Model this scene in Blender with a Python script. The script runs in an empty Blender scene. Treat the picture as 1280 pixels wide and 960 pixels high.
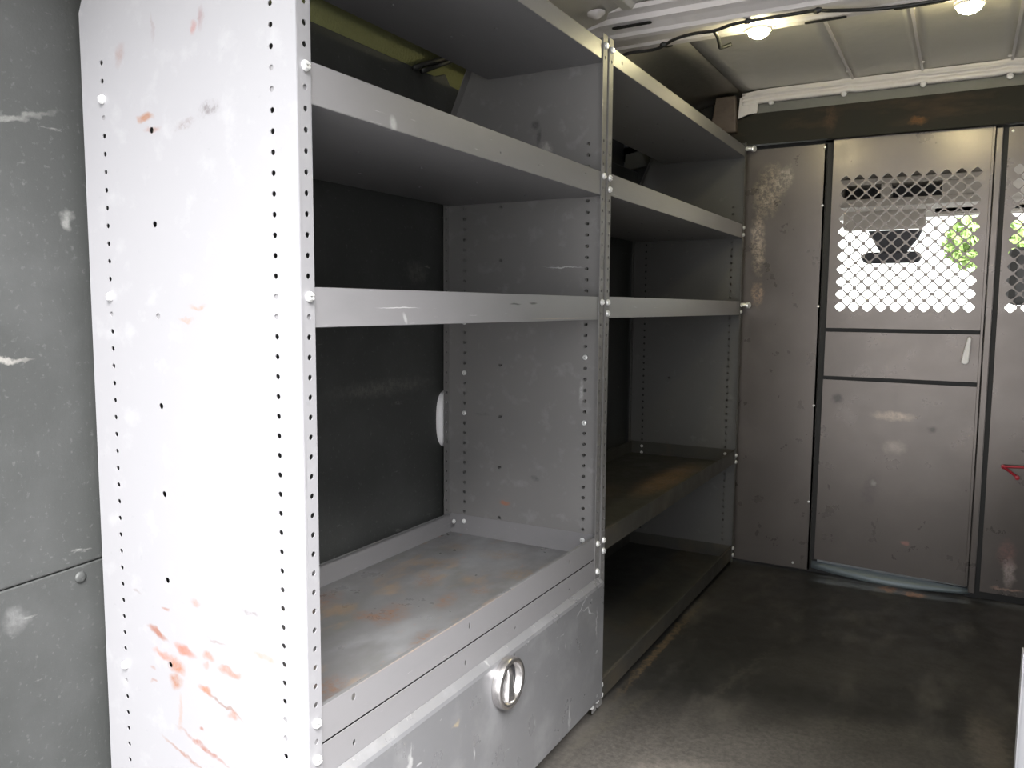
import bpy, bmesh, math, random
from mathutils import Vector, Matrix, noise
random.seed(7)
P = 0.0254
TOP = 1.335                      # height of hole row 0 above the floor
def zi(i): return TOP - i*P
scn = bpy.context.scene
col = scn.collection

# ------------------------------------------------------------------ materials
def ramp(nt, src, a, b, c0=0.0, c1=1.0):
    n = nt.nodes.new('ShaderNodeMapRange'); n.inputs[1].default_value = a; n.inputs[2].default_value = b
    n.inputs[3].default_value = c0; n.inputs[4].default_value = c1; nt.links.new(src, n.inputs[0]); return n.outputs[0]
def mathn(nt, op, a, b):
    n = nt.nodes.new('ShaderNodeMath'); n.operation = op; n.use_clamp = True
    for i, v in enumerate((a, b)):
        if isinstance(v, (int, float)): n.inputs[i].default_value = v
        else: nt.links.new(v, n.inputs[i])
    return n.outputs[0]
def mixc(nt, fac, a, b):
    n = nt.nodes.new('ShaderNodeMix'); n.data_type = 'RGBA'
    if isinstance(fac, (int, float)): n.inputs[0].default_value = fac
    else: nt.links.new(fac, n.inputs[0])
    for i, v in ((6, a), (7, b)):
        if isinstance(v, tuple): n.inputs[i].default_value = (*v[:3], 1)
        else: nt.links.new(v, n.inputs[i])
    return n.outputs[2]
def nz(nt, pos, scale, detail=4, rough=.55, stretch=None, rot=None):
    n = nt.nodes.new('ShaderNodeTexNoise'); n.inputs['Scale'].default_value = scale
    n.inputs['Detail'].default_value = detail; n.inputs['Roughness'].default_value = rough
    if stretch or rot:
        m = nt.nodes.new('ShaderNodeMapping'); m.inputs['Scale'].default_value = stretch or (1, 1, 1)
        if rot: m.inputs['Rotation'].default_value = rot
        nt.links.new(pos, m.inputs[0]); pos = m.outputs[0]
    nt.links.new(pos, n.inputs['Vector']); return n.outputs['Fac']
def mat(name, base, rough=.5, metal=0.0, layers=(), blobs=(), bump=None, spec=.5, rvar=0.0, dist=.03):
    """layers: (colour, noise scale, lo, hi, strength, stretch, rot);  blobs: (centre, radii, rotation, colour, strength, breakup)"""
    m = bpy.data.materials.new(name); m.use_nodes = True; nt = m.node_tree
    bs = nt.nodes['Principled BSDF']; g = nt.nodes.new('ShaderNodeNewGeometry'); pos = g.outputs['Position']
    c = (*base, 1)
    for L in layers:
        colr, sc, lo, hi, st = L[:5]
        f = nz(nt, pos, sc, 5, .6, L[5] if len(L) > 5 else None, L[6] if len(L) > 6 else None)
        f = ramp(nt, f, lo, hi, 0, st); c = mixc(nt, f, c, colr)
    if blobs:
        dn = nt.nodes.new('ShaderNodeTexNoise'); dn.inputs['Scale'].default_value = 45; dn.inputs['Detail'].default_value = 4
        nt.links.new(pos, dn.inputs['Vector'])
        sub = nt.nodes.new('ShaderNodeVectorMath'); sub.operation = 'SUBTRACT'; nt.links.new(dn.outputs['Color'], sub.inputs[0]); sub.inputs[1].default_value = (.5, .5, .5)
        scl = nt.nodes.new('ShaderNodeVectorMath'); scl.operation = 'SCALE'; nt.links.new(sub.outputs[0], scl.inputs[0]); scl.inputs['Scale'].default_value = dist
        add = nt.nodes.new('ShaderNodeVectorMath'); add.operation = 'ADD'; nt.links.new(pos, add.inputs[0]); nt.links.new(scl.outputs[0], add.inputs[1])
        brk = nz(nt, pos, 85, 6, .75)
        for (ctr, rad, rot, colr, st, bk) in blobs:
            mp = nt.nodes.new('ShaderNodeMapping'); mp.vector_type = 'TEXTURE'
            mp.inputs['Location'].default_value = ctr; mp.inputs['Rotation'].default_value = rot; mp.inputs['Scale'].default_value = rad
            nt.links.new(add.outputs[0], mp.inputs[0])
            ln = nt.nodes.new('ShaderNodeVectorMath'); ln.operation = 'LENGTH'; nt.links.new(mp.outputs[0], ln.inputs[0])
            f = ramp(nt, ln.outputs['Value'], 1.15, .45, 0, 1)
            if bk: f = mathn(nt, 'MULTIPLY', f, ramp(nt, brk, .5-.12*(1.5-bk), .62, 1-bk, 1))
            f = mathn(nt, 'MULTIPLY', f, st); c = mixc(nt, f, c, colr)
    if isinstance(c, tuple): bs.inputs['Base Color'].default_value = c
    else: nt.links.new(c, bs.inputs['Base Color'])
    bs.inputs['Metallic'].default_value = metal; bs.inputs['Roughness'].default_value = rough
    bs.inputs['Specular IOR Level'].default_value = spec
    if rvar:
        f = nz(nt, pos, 14, 5, .6); nt.links.new(ramp(nt, f, .3, .7, rough-rvar, rough+rvar), bs.inputs['Roughness'])
    if bump:
        f = nz(nt, pos, bump[0], 4, .6); b = nt.nodes.new('ShaderNodeBump'); b.inputs['Strength'].default_value = bump[1]
        b.inputs['Distance'].default_value = bump[2]; nt.links.new(f, b.inputs['Height']); nt.links.new(b.outputs[0], bs.inputs['Normal'])
    return m
RUST = (.32, .12, .06); RUSTL = (.45, .24, .17); DUST = (.30, .22, .13); DARK = (.05, .05, .05)
GREY = (.25, .247, .26)
def yb(x, z, rx, rz, ang, colr, st=1, bk=.6): return ((x, 0, z), (rx, .02, rz), (0, math.radians(ang), 0), colr, st, bk)
near_blobs = [
 yb(-.281, 1.225, .018, .006, 0, (0.217, 0.099, 0.050), .9, .3), yb(-.33, 1.315, .011, .017, 20, (0.200, 0.128, 0.115), .6), yb(-.165, 1.34, .006, .016, 0, (0.160, 0.077, 0.077), .6, .5), yb(-.178, 1.328, .007, .01, 0, (0.240, 0.102, 0.090), .7, .5),
 yb(-.26, 1.34, .004, .02, 0, (0.160, 0.109, 0.109), .4, .5), yb(-.155, 1.222, .02, .01, 0, (0.080, 0.064, 0.064), .7, .9), yb(-.2, 1.208, .024, .007, -10, (0.120, 0.083, 0.077), .6, .9), yb(-.267, 1.208, .018, .004, 0, (.2, .075, .045), .5, .7),
 yb(-.188, .966, .02, .004, 0, (0.248, 0.134, 0.074), .6, .7), yb(-.21, .948, .016, .003, 0, (0.248, 0.134, 0.074), .6, .6),
 yb(-.21, .55, .012, .005, 0, (0.240, 0.128, 0.096), .7, .5), yb(-.295, .487, .024, .0055, 20, (.2, .075, .045), .9, .2), yb(-.275, .527, .009, .003, 10, (.2, .075, .045), .7, .4), yb(-.34, .541, .012, .003, 0, (0.160, 0.128, 0.128), .6, .4),
 yb(-.237, .473, .026, .0075, 14, (0.310, 0.109, 0.079), .95, .25), yb(-.285, .457, .022, .006, 12, (0.310, 0.124, 0.089), .8, .3), yb(-.255, .447, .018, .013, 0, (0.248, 0.099, 0.050), .9, .5), yb(-.258, .421, .015, .012, -20, (0.224, 0.096, 0.051), .9, .5),
 yb(-.188, .476, .014, .007, 0, (0.310, 0.124, 0.089), .8, .6), yb(-.19, .462, .007, .006, 0, (0.238, 0.122, 0.088), .7, .5), yb(-.145, .462, .026, .006, 6, (0.238, 0.122, 0.088), .9, .4), yb(-.17, .5, .02, .003, 10, (0.160, 0.109, 0.096), .6, .5),
 yb(-.078, .497, .028, .006, 8, (0.310, 0.179, 0.139), .8, .6), yb(-.195, .424, .016, .006, 20, (0.240, 0.109, 0.064), .95, .3), yb(-.155, .41, .04, .0022, 20, (0.160, 0.090, 0.064), .8, .4),
 yb(-.14, .4, .012, .007, 0, (0.238, 0.122, 0.088), .8, .5), yb(-.25, .375, .005, .03, 0, (0.260, 0.149, 0.099), .5, .5), yb(-.2, .335, .06, .004, 18, (.2, .075, .045), .8, .6), yb(-.24, .31, .06, .003, 18, (0.200, 0.096, 0.064), .8, .6),
 yb(-.205, .365, .006, .004, 0, (.2, .075, .045), .8, .3), yb(-.31, .432, .008, .004, 0, (.2, .075, .045), .6, .5), yb(-.305, .41, .008, .003, 0, (.2, .075, .045), .6, .5), yb(-.1, .555, .018, .004, 0, (0.120, 0.096, 0.096), .7, .8),
]
M = {}
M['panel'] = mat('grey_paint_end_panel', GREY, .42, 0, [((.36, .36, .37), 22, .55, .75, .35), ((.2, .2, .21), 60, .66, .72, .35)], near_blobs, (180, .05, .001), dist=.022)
mid_blobs = [
 ((-.253, .955, .483), (.016, .03, .007), (0, 0, 0), (.3, .13, .08), .95, .2), ((-.17, .955, .554), (.012, .03, .008), (0, 0, 0), DARK, .8, .7),
 ((-.178, .955, 1.39), (.011, .03, .012), (0, 0, 0), DARK, .85, .5), ((-.168, .955, 1.362), (.006, .03, .022), (0, .1, 0), DARK, .7, .5), ((-.15, .955, 1.335), (.02, .03, .014), (0, .1, 0), (.5, .48, .46), .6, .8),
 ((-.32, .955, .70), (.025, .03, .004), (0, 0, 0), (.12, .12, .12), .7, .6), ((-.05, .955, .77), (.006, .03, .03), (0, 0, 0), (.5, .5, .5), .6, .7), ((-.1, .955, 1.06), (.05, .03, .0015), (0, .05, 0), (.55, .55, .55), .7, .1),
]
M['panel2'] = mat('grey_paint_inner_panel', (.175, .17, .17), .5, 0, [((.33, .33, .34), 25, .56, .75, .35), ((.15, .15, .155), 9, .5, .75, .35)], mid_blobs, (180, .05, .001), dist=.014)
M['panel3'] = mat('shaded_grey_paint_far_panel', (.1, .098, .095), .5, 0, [((.2, .2, .2), 25, .6, .75, .3), ((.12, .12, .12), 9, .5, .75, .3)])  # same grey paint, darkened to hold the shade at the far end
M['shelf'] = mat('grey_paint_shelf', (.205, .20, .208), .4, 0, [((.17, .17, .175), 7, .5, .75, .4, (2.5, 1, 2.5)), ((.5, .5, .5), 40, .68, .74, .4, (3, .4, 6))],
   [((0, .55, .973), (.02, .022, .0016), (0, 0, 0), DARK, 1, 0), ((0, .62, .975), (.02, .017, .002), (0, 0, 0), DARK, 1, 0), ((0, .2, .966), (.02, .05, .0008), (0, 0, 0), (.6, .6, .6), .8, .2), ((0, .215, .95), (.02, .004, .01), (.5, 0, 0), (.45, .45, .45), .7, .2),
    ((0, .19, 1.225), (.02, .008, .012), (.4, 0, 0), (.5, .5, .5), .7, .3), ((0, .75, .945), (.02, .14, .0018), (0, 0, 0), (.4, .33, .25), .6, .6), ((0, .33, .438), (.02, .26, .003), (0, 0, 0), (.4, .28, .2), .8, .7)], (150, .05, .001), dist=.004)
BR = (.17, .085, .045); BL = (.2, .14, .09)
T1 = [((-.2, .43), (.035, .06), BR, .9), ((-.235, .40), (.03, .03), BR, .9), ((-.29, .40), (.03, .03), BL, .7), ((-.07, .36), (.025, .06), BR, .8), ((-.36, .43), (.03, .05), BR, .8), ((-.34, .36), (.03, .03), BR, .7), ((-.1, .14), (.03, .05), BR, .8),
      ((-.15, .54), (.02, .05), BR, .8), ((-.3, .72), (.03, .04), BL, .8), ((-.1, .75), (.05, .04), BL, .8), ((-.25, .62), (.03, .05), BR, .7), ((-.2, .85), (.06, .04), BL, .7), ((-.12, .62), (.03, .02), BR, .7), ((-.33, .85), (.05, .03), BL, .8)]
M['tray'] = mat('worn_rusty_tray', (.135, .133, .135), .36, .1, [((.24, .245, .255), 6, .48, .66, .6, (1, .45, 1)), ((.11, .11, .1), 9, .52, .66, .6, (1, .5, 1)), ((.3, .19, .1), 14, .58, .72, .55, (1, .5, 1)), (RUST, 30, .66, .74, .6, (1, .5, 1))],
   [((x, y, .39), (rx, ry, .02), (0, 0, .3), c, s, .95) for (x, y), (rx, ry), c, s in T1], None, .5, .12)
M['tray2'] = mat('dusty_shaded_tray', (.05, .048, .042), .5, 0, [((.1, .078, .05), 9, .5, .7, .5, (1, .5, 1)), ((.07, .07, .065), 7, .5, .7, .5)],  # dark base holds the lower bays' shadow; brown patches are dust
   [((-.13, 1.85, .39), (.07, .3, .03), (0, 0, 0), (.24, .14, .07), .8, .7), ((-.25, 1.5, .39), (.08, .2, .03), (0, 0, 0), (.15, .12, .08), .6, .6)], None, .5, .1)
M['door'] = mat('scratched_grey_door', (.20, .20, .21), .34, .25, [((.32, .32, .33), 10, .5, .7, .5), ((.55, .55, .56), 26, .66, .72, .6, (1, 1.8, .5), (.6, 0, 0)), ((.6, .6, .62), 34, .69, .73, .6, (1, .5, 1.6), (.5, 0, 0))],
   [((.012, .84, .31), (.02, .035, .002), (.5, 0, 0), (.6, .6, .62), .8, .3), ((.012, .87, .285), (.02, .04, .002), (-.4, 0, 0), (.6, .6, .62), .8, .3), ((.012, .92, .24), (.02, .003, .04), (0, 0, 0), (.6, .6, .62), .7, .5), ((.012, .2, .27), (.02, .006, .02), (0, 0, 0), (.6, .6, .6), .7, .4), ((.012, .33, .275), (.02, .012, .006), (0, 0, 0), (.5, .4, .25), .7, .5)], None, .5, .1)
M['bolt'] = mat('zinc_bolt', (.82, .82, .82), .3, .45)
M['latch'] = mat('brushed_nickel', (.62, .60, .60), .26, .95)
M['latchdark'] = mat('latch_recess_black', (.05, .05, .055), .4, .3)
M['liner'] = mat('black_wall_liner', (.04, .042, .041), .6, 0, [((.07, .072, .072), 5, .45, .75, .6), ((.16, .165, .16), 120, .6, .75, .35), ((.26, .26, .25), 30, .68, .75, .5, (1, .5, 2))],
   [((-.44, -.13, .89), (.03, .05, .004), (0, 0, 0), (.28, .27, .25), .8, .3), ((-.44, -.1, 1.22), (.03, .08, .005), (.3, 0, 0), (.2, .2, .19), .6, .4), ((-.44, -.02, 1.09), (.03, .01, .015), (0, 0, 0), (.25, .25, .24), .6, .5), ((-.44, -.12, .52), (.03, .02, .02), (0, 0, 0), (.16, .16, .16), .6, .6),
    ((-.44, .72, .78), (.03, .2, .02), (0, 0, 0), (.12, .12, .11), .7, .8), ((-.44, .85, 1.05), (.03, .05, .03), (0, 0, 0), (.12, .12, .11), .7, .8)], (260, .35, .001))
M['olive'] = mat('olive_mesh_headliner', (.25, .26, .12), .8, 0, [((.12, .12, .05), 3, .5, .7, .4)])
_nt = M['olive'].node_tree; _w = _nt.nodes.new('ShaderNodeTexVoronoi'); _w.inputs['Scale'].default_value = 150
_g = [n for n in _nt.nodes if n.type == 'NEW_GEOMETRY'][0]; _nt.links.new(_g.outputs['Position'], _w.inputs['Vector'])
_b = _nt.nodes.new('ShaderNodeBump'); _b.inputs['Distance'].default_value = .002; _b.inputs['Strength'].default_value = .8
_nt.links.new(_w.outputs['Distance'], _b.inputs['Height']); _nt.links.new(_b.outputs[0], _nt.nodes['Principled BSDF'].inputs['Normal'])
M['floor'] = mat('black_rubber_floor', (.026, .025, .0235), .5, 0, [((.062, .057, .052), 3.2, .45, .75, .7, (1, .45, 1), (0, 0, .5)), ((.15, .137, .122), 4.5, .52, .72, .55, (1.6, .7, 1), (0, 0, .9)), ((.014, .014, .013), 5, .56, .7, .6, (1.5, .6, 1), (0, 0, .7)), ((.2, .18, .16), 220, .62, .78, .2), ((.3, .28, .25), 90, .74, .78, .5)],
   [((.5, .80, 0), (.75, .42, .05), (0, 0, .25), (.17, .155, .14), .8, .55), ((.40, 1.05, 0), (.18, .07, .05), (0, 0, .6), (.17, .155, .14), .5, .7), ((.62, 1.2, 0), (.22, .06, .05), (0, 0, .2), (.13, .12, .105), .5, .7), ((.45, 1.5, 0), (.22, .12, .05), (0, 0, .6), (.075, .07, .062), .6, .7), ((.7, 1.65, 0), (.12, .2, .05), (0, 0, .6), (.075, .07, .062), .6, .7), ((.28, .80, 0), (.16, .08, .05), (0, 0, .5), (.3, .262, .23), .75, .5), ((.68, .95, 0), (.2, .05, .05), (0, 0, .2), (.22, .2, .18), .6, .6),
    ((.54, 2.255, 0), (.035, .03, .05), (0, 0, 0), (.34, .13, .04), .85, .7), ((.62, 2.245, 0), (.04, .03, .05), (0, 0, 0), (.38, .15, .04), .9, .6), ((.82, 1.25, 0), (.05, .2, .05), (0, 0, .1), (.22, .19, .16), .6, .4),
    ((.01, 1.45, 0), (.012, .4, .05), (0, 0, 0), (.22, .15, .08), .6, .7), ((.25, 1.35, 0), (.012, .25, .05), (0, 0, -.2), (.12, .108, .09), .45, .8), ((.05, .98, 0), (.02, .2, .05), (0, 0, -.2), (.10, .09, .065), .4, .8)], (300, .25, .001), .5, .08, dist=.07)
M['bulk'] = mat('brown_grey_bulkhead', (.15, .132, .125), .3, .5, [((.11, .1, .095), 4, .35, .8, .5), ((.2, .18, .17), 7, .5, .85, .4)],
   [((.075, 2.3, 1.39), (.055, .03, .10), (0, .15, 0), (.5, .42, .33), .9, .97), ((.045, 2.3, 1.20), (.026, .03, .12), (0, -.05, 0), (.55, .45, .36), .95, .95), ((.05, 2.3, 1.02), (.022, .03, .05), (0, 0, 0), (.5, .36, .26), .9, .9), ((.13, 2.3, 1.43), (.03, .03, .05), (0, .4, 0), (.5, .45, .38), .8, .97),
    ((.52, 2.3, .60), (.07, .03, .018), (0, 0, 0), (.36, .3, .25), .7, .6), ((.53, 2.3, .49), (.04, .03, .025), (0, 0, 0), (.33, .29, .26), .5, .5), ((.34, 2.3, .65), (.02, .03, .02), (0, 0, 0), (.04, .04, .04), .8, .4), ((.64, 2.3, .56), (.015, .03, .015), (0, 0, 0), (.04, .04, .04), .8, .5), ((.47, 2.3, .36), (.015, .03, .012), (0, 0, 0), (.5, .48, .46), .7, .5),
    ((.46, 2.3, .33), (.03, .03, .08), (0, .2, 0), (.09, .08, .08), .6, .6), ((.58, 2.3, .16), (.014, .03, .01), (0, 0, 0), (.5, .25, .22), .7, .4), ((.889, 2.3, .11), (.02, .03, .05), (0, 0, 0), (.6, .5, .48), .9, .6), ((.88, 2.3, .17), (.03, .03, .05), (0, 0, 0), (.35, .2, .19), .6, .7), ((.89, 2.3, .05), (.05, .03, .006), (0, 0, 0), (.6, .4, .33), .8, .6),
    ((.5, 2.3, 1.0), (.2, .03, .01), (0, 0, 0), (.24, .2, .18), .4, .6)], None, .5, .04)
M['black'] = mat('black_gap', (.015, .015, .015), .6)
M['header'] = mat('dark_header_board', (.017, .0155, .010), .75, 0, [((.06, .036, .02), 9, .52, .7, .8, (.5, 1, 2)), ((.015, .015, .012), 5, .5, .7, .6)], [((.55, 2.27, 1.585), (.03, .03, .015), (0, 0, 0), (.2, .09, .03), .8, .5), ((.28, 2.27, 1.62), (.02, .03, .05), (0, 0, 0), (.09, .05, .03), .8, .6)])
M['white'] = mat('white_body_paint', (.84, .80, .80), .3, 0, [((.4, .38, .37), 8, .55, .75, .4)])
M['roofgrey'] = mat('grey_strip', (.20, .2, .19), .5, 0, [((.14, .14, .13), 9, .5, .7, .5)])
M['roof'] = mat('roof_paint', (.72, .69, .63), .3, 0, [((.55, .53, .48), 3, .45, .7, .5)], [((-.12, 1.9, 1.72), (.12, .3, .2), (0, 0, 0), (.14, .15, .12), .6, .3)], (4, .25, .03))
M['brown'] = mat('brown_pillar', (.14, .11, .095), .5, 0, [((.07, .05, .045), 20, .5, .7, .6)])
M['cable'] = mat('cable_black', (.02, .02, .02), .5)
M['handlewhite'] = mat('white_plastic', (.84, .83, .86), .3)
M['dark_plastic'] = mat('dark_plastic', (.03, .03, .035), .5)
M['beige'] = mat('beige_headliner', (.34, .31, .27), .7)
M['seat'] = mat('grey_seat_cloth', (.12, .12, .12), .9)
M['sill'] = mat('sill_metal', (.14, .17, .19), .4, .3); M['red'] = mat('red_paint', (.45, .03, .05), .4)
M['ground'] = mat('pale_asphalt', (.46, .45, .43), .85, 0, [((.56, .55, .53), 1.5, .45, .7, .6)])
M['leaf'] = mat('tree_leaf', (.34, .46, .16), .6); M['bark'] = mat('bark', (.12, .09, .06), .9)
def emat(name, c, s):
    m = bpy.data.materials.new(name); m.use_nodes = True; b = m.node_tree.nodes['Principled BSDF']
    b.inputs['Emission Color'].default_value = (*c, 1); b.inputs['Emission Strength'].default_value = s; return m
M['led'] = emat('led_lens', (1, .9, .5), 95)
gl = bpy.data.materials.new('windshield_glass'); gl.use_nodes = True
b = gl.node_tree.nodes['Principled BSDF']; b.inputs['Transmission Weight'].default_value = 1; b.inputs['IOR'].default_value = 1.0; b.inputs['Roughness'].default_value = 0; b.inputs['Base Color'].default_value = (.95, 1, .98, 1)
M['glass'] = gl

# ------------------------------------------------------------------ mesh helpers
def link(name, bm, m, parent=None, solid=None, smooth=False, off=-1, bevel=None):
    if parent is not None:
        w = Vector(parent.location); q = parent.parent
        while q is not None: w += q.location; q = q.parent
        bmesh.ops.translate(bm, verts=bm.verts, vec=-w)
    me = bpy.data.meshes.new(name); bm.normal_update(); bm.to_mesh(me); bm.free()
    o = bpy.data.objects.new(name, me); col.objects.link(o); me.materials.append(m)
    if parent is not None: o.parent = parent
    if smooth:
        for p in me.polygons: p.use_smooth = True
    if solid:
        s = o.modifiers.new('thickness', 'SOLIDIFY'); s.thickness = solid; s.offset = off
    if bevel:
        s = o.modifiers.new('edge', 'BEVEL'); s.width = bevel; s.segments = 2; s.limit_method = 'ANGLE'
    return o
def empty(name, loc, label=None, cat=None, group=None, kind=None):
    o = bpy.data.objects.new(name, None); o.location = loc; o.empty_display_size = .1; col.objects.link(o)
    return tag(o, label, cat, group, kind)
def tag(o, label=None, cat=None, group=None, kind=None):
    if label: o['label'] = label
    if cat: o['category'] = cat
    if group: o['group'] = group
    if kind: o['kind'] = kind
    return o
def box(bm, x0, x1, y0, y1, z0, z1):
    v = [bm.verts.new((x, y, z)) for x in (x0, x1) for y in (y0, y1) for z in (z0, z1)]
    for f in ((0,1,3,2),(4,6,7,5),(0,4,5,1),(2,3,7,6),(0,2,6,4),(1,5,7,3)): bm.faces.new([v[i] for i in f])
def prism(bm, pts, axis, a, b):
    """extrude the closed outline pts along axis from a to b"""
    def P3(p, t):
        return {0: (t, p[0], p[1]), 1: (p[0], t, p[1]), 2: (p[0], p[1], t)}[axis]
    A = [bm.verts.new(P3(p, a)) for p in pts]; B = [bm.verts.new(P3(p, b)) for p in pts]; n = len(pts)
    for i in range(n): bm.faces.new((A[i], A[(i+1) % n], B[(i+1) % n], B[i]))
    bm.faces.new(A[::-1]); bm.faces.new(B); bmesh.ops.recalc_face_normals(bm, faces=bm.faces)
def strip(bm, pts, axis, a, b):
    def P3(p, t): return {0: (t, p[0], p[1]), 1: (p[0], t, p[1])}[axis]
    A = [bm.verts.new(P3(p, a)) for p in pts]; B = [bm.verts.new(P3(p, b)) for p in pts]
    for i in range(len(pts)-1): bm.faces.new((A[i], A[i+1], B[i+1], B[i]))
def tube(bm, pts, r, seg=8, closed=True):
    pts = [Vector(p) for p in pts]; rings = []
    for i, p in enumerate(pts):
        d = (pts[min(i+1, len(pts)-1)] - pts[max(i-1, 0)]).normalized()
        u = d.orthogonal().normalized() if i == 0 else (u - d*u.dot(d)).normalized()
        w = d.cross(u); rr = r[i] if isinstance(r, (list, tuple)) else r
        rings.append([bm.verts.new(p + (u*math.cos(t) + w*math.sin(t))*rr) for t in [2*math.pi*k/seg for k in range(seg)]])
    for a, b in zip(rings, rings[1:]):
        for k in range(seg): bm.faces.new((a[k], a[(k+1) % seg], b[(k+1) % seg], b[k]))
    if closed: bm.faces.new(rings[0][::-1]); bm.faces.new(rings[-1])
def lathe(bm, prof, centre, axis, seg=24):
    """prof: (radius, distance along axis)"""
    ax = Vector(axis).normalized(); u = ax.orthogonal().normalized(); w = ax.cross(u); c = Vector(centre); rings = []
    for r, h in prof:
        rings.append([bm.verts.new(c + ax*h + (u*math.cos(t) + w*math.sin(t))*max(r, 1e-5)) for t in [2*math.pi*k/seg for k in range(seg)]])
    for a, b in zip(rings, rings[1:]):
        for k in range(seg): bm.faces.new((a[k], a[(k+1) % seg], b[(k+1) % seg], b[k]))
def sheet(bm, f, a0, a1, b0, b1, cols):
    """flat sheet a0..a1 x b0..b1 with columns of round holes; f(a,b)->3D. cols: (centre, half width, radius or (ra,rb), [b...])"""
    def quad(*pts): bm.faces.new([bm.verts.new(f(*p)) for p in pts])
    cols = sorted(cols); x = a0
    for c, hw, r, bs in cols:
        l, rr_ = c-hw, c+hw
        if l > x+1e-5: quad((x, b0), (l, b0), (l, b1), (x, b1))
        z = b0; bs = sorted(t for t in bs if b0+.013 < t < b1-.013)
        ra, rb = r if isinstance(r, tuple) else (r, r)
        hh = .0126
        for t in bs:
            if t-hh > z+1e-6: quad((l, z), (rr_, z), (rr_, t-hh), (l, t-hh))
            N = 12; sq = []; oc = []
            for k in range(N):
                an = 2*math.pi*k/N + math.pi/N*0; ca, sa = math.cos(an), math.sin(an)
                oc.append((c+ra*ca, t+rb*sa))
                m_ = max(abs(ca), abs(sa)); sq.append((c+hw*ca/m_, t+hh*sa/m_))
            corners = {0: (1, 2), 1: (4, 5), 2: (7, 8), 3: (10, 11)}
            for k in range(N):
                k2 = (k+1) % N; pts = [oc[k], sq[k]]
                if k == 1: pts.append((c+hw, t+hh))
                if k == 4: pts.append((c-hw, t+hh))
                if k == 7: pts.append((c-hw, t-hh))
                if k == 10: pts.append((c+hw, t-hh))
                pts += [sq[k2], oc[k2]]; quad(*pts)
            z = t+hh
        if b1 > z+1e-6: quad((l, z), (rr_, z), (rr_, b1), (l, b1))
        x = rr_
    if a1 > x+1e-5: quad((x, b0), (a1, b0), (a1, b1), (x, b1))

# ------------------------------------------------------------------ bolt
def bolt_mesh():
    bm = bmesh.new()
    lathe(bm, [(.0075, 0), (.0075, .0022), (.0068, .0038), (.0045, .0050), (.0013, .0053)], (0, 0, 0), (0, 0, 1), 16)
    # two halves of the dome leave a slot between them
    for s in (-1, 1):
        prism(bm, [(s*.0013, -.0052), (s*.0042, -.0042), (s*.0042, .0042), (s*.0013, .0052)], 2, .0040, .0060)
    me = bpy.data.meshes.new('bolt'); bm.to_mesh(me); bm.free(); me.materials.append(M['bolt'])
    for p in me.polygons: p.use_smooth = False
    return me
BOLT = bolt_mesh()
_bm = bmesh.new(); lathe(_bm, [(.003, .0005), (.003, .002), (.0015, .0028), (0, .0028)], (0, 0, 0), (0, 0, -1), 8)
RIVET = bpy.data.meshes.new('rivet'); _bm.to_mesh(RIVET); _bm.free(); RIVET.materials.append(M['shelf'])
def bolt(parent, x, y, z, axis='X', s=1.0, rot=None, name='bolt'):
    o = bpy.data.objects.new(name, BOLT); col.objects.link(o); o.parent = parent
    w = Vector(parent.location); q = parent.parent
    while q is not None: w += q.location; q = q.parent
    o.location = Vector((x, y, z)) - w
    a = random.uniform(0, 3.1) if rot is None else rot
    base = {'X': Matrix.Rotation(math.pi/2, 3, 'Y'), '-Y': Matrix.Rotation(math.pi/2, 3, 'X'), '-Z': Matrix.Rotation(math.pi, 3, 'X')}[axis]
    o.rotation_euler = (base @ Matrix.Rotation(a, 3, 'Z')).to_euler(); o.scale = (s, s, s)
    return o

# ------------------------------------------------------------------ shelving
XB = -.419; XF = -.0415; XBC = -.372; FL = .0235; T = .0014
holes = [zi(i) for i in range(-8, 52)]
def end_panel(root, y, s, m, label=None, top_cut=True, skip=()):
    """s=+1: flanges turn towards +Y"""
    bm = bmesh.new(); zt, zb = 1.562, .012
    hs = [h for i, h in enumerate(holes)]
    hf = [h for h in hs if h < 1.32]          # front and back rows stop below the sloped corner
    hf2 = [h for h in hs if h < 1.345]
    hs = [h for h in hs if h < 1.345 or h > 1.5]
    hr = .0036 if y == 0 else .0043
    sheet(bm, lambda a, b: (a, y, b), XB, 0, zb, zt,
          [(XBC, .0126, hr, hf), (XF, .0126, hr, hf2), (-.269, .0126, .0044, [1.333-.127*k for k in range(1, 8)] + [.402-.127, .402-.254])])
    bmesh.ops.bisect_plane(bm, geom=bm.verts[:]+bm.edges[:]+bm.faces[:], plane_co=(XB, y, 1.385), plane_no=Vector((-.1, 0, .0475)).normalized() if False else Vector((-.175, 0, .079)).normalized(), clear_outer=True)
    y0, y1 = sorted((y, y+s*FL))
    sheet(bm, lambda a, b: (0, a, b), y0, y1, zb, zt, [(y+s*.0128, .0094, .0037, hs)])
    sheet(bm, lambda a, b: (XB, a, b), y0, y1, zb, 1.385, [(y+s*.0128, .0094, .0034, hf)])
    # sloped corner flange
    v = [bm.verts.new(p) for p in ((XB, y, 1.385), (XB, y+s*FL, 1.385), (XB+.079, y+s*FL, 1.56), (XB+.079, y, 1.56))]; bm.faces.new(v)
    # slight waviness of a knocked-about sheet edge
    for vv in bm.verts:
        k = max(0, 1+vv.co.x/.02) if vv.co.x > -.02 else 0
        vv.co.y += .0016*k*noise.noise(Vector((0, y*9, vv.co.z*7)))
    return link('end_panel', bm, m, root, solid=T, off=0)
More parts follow.
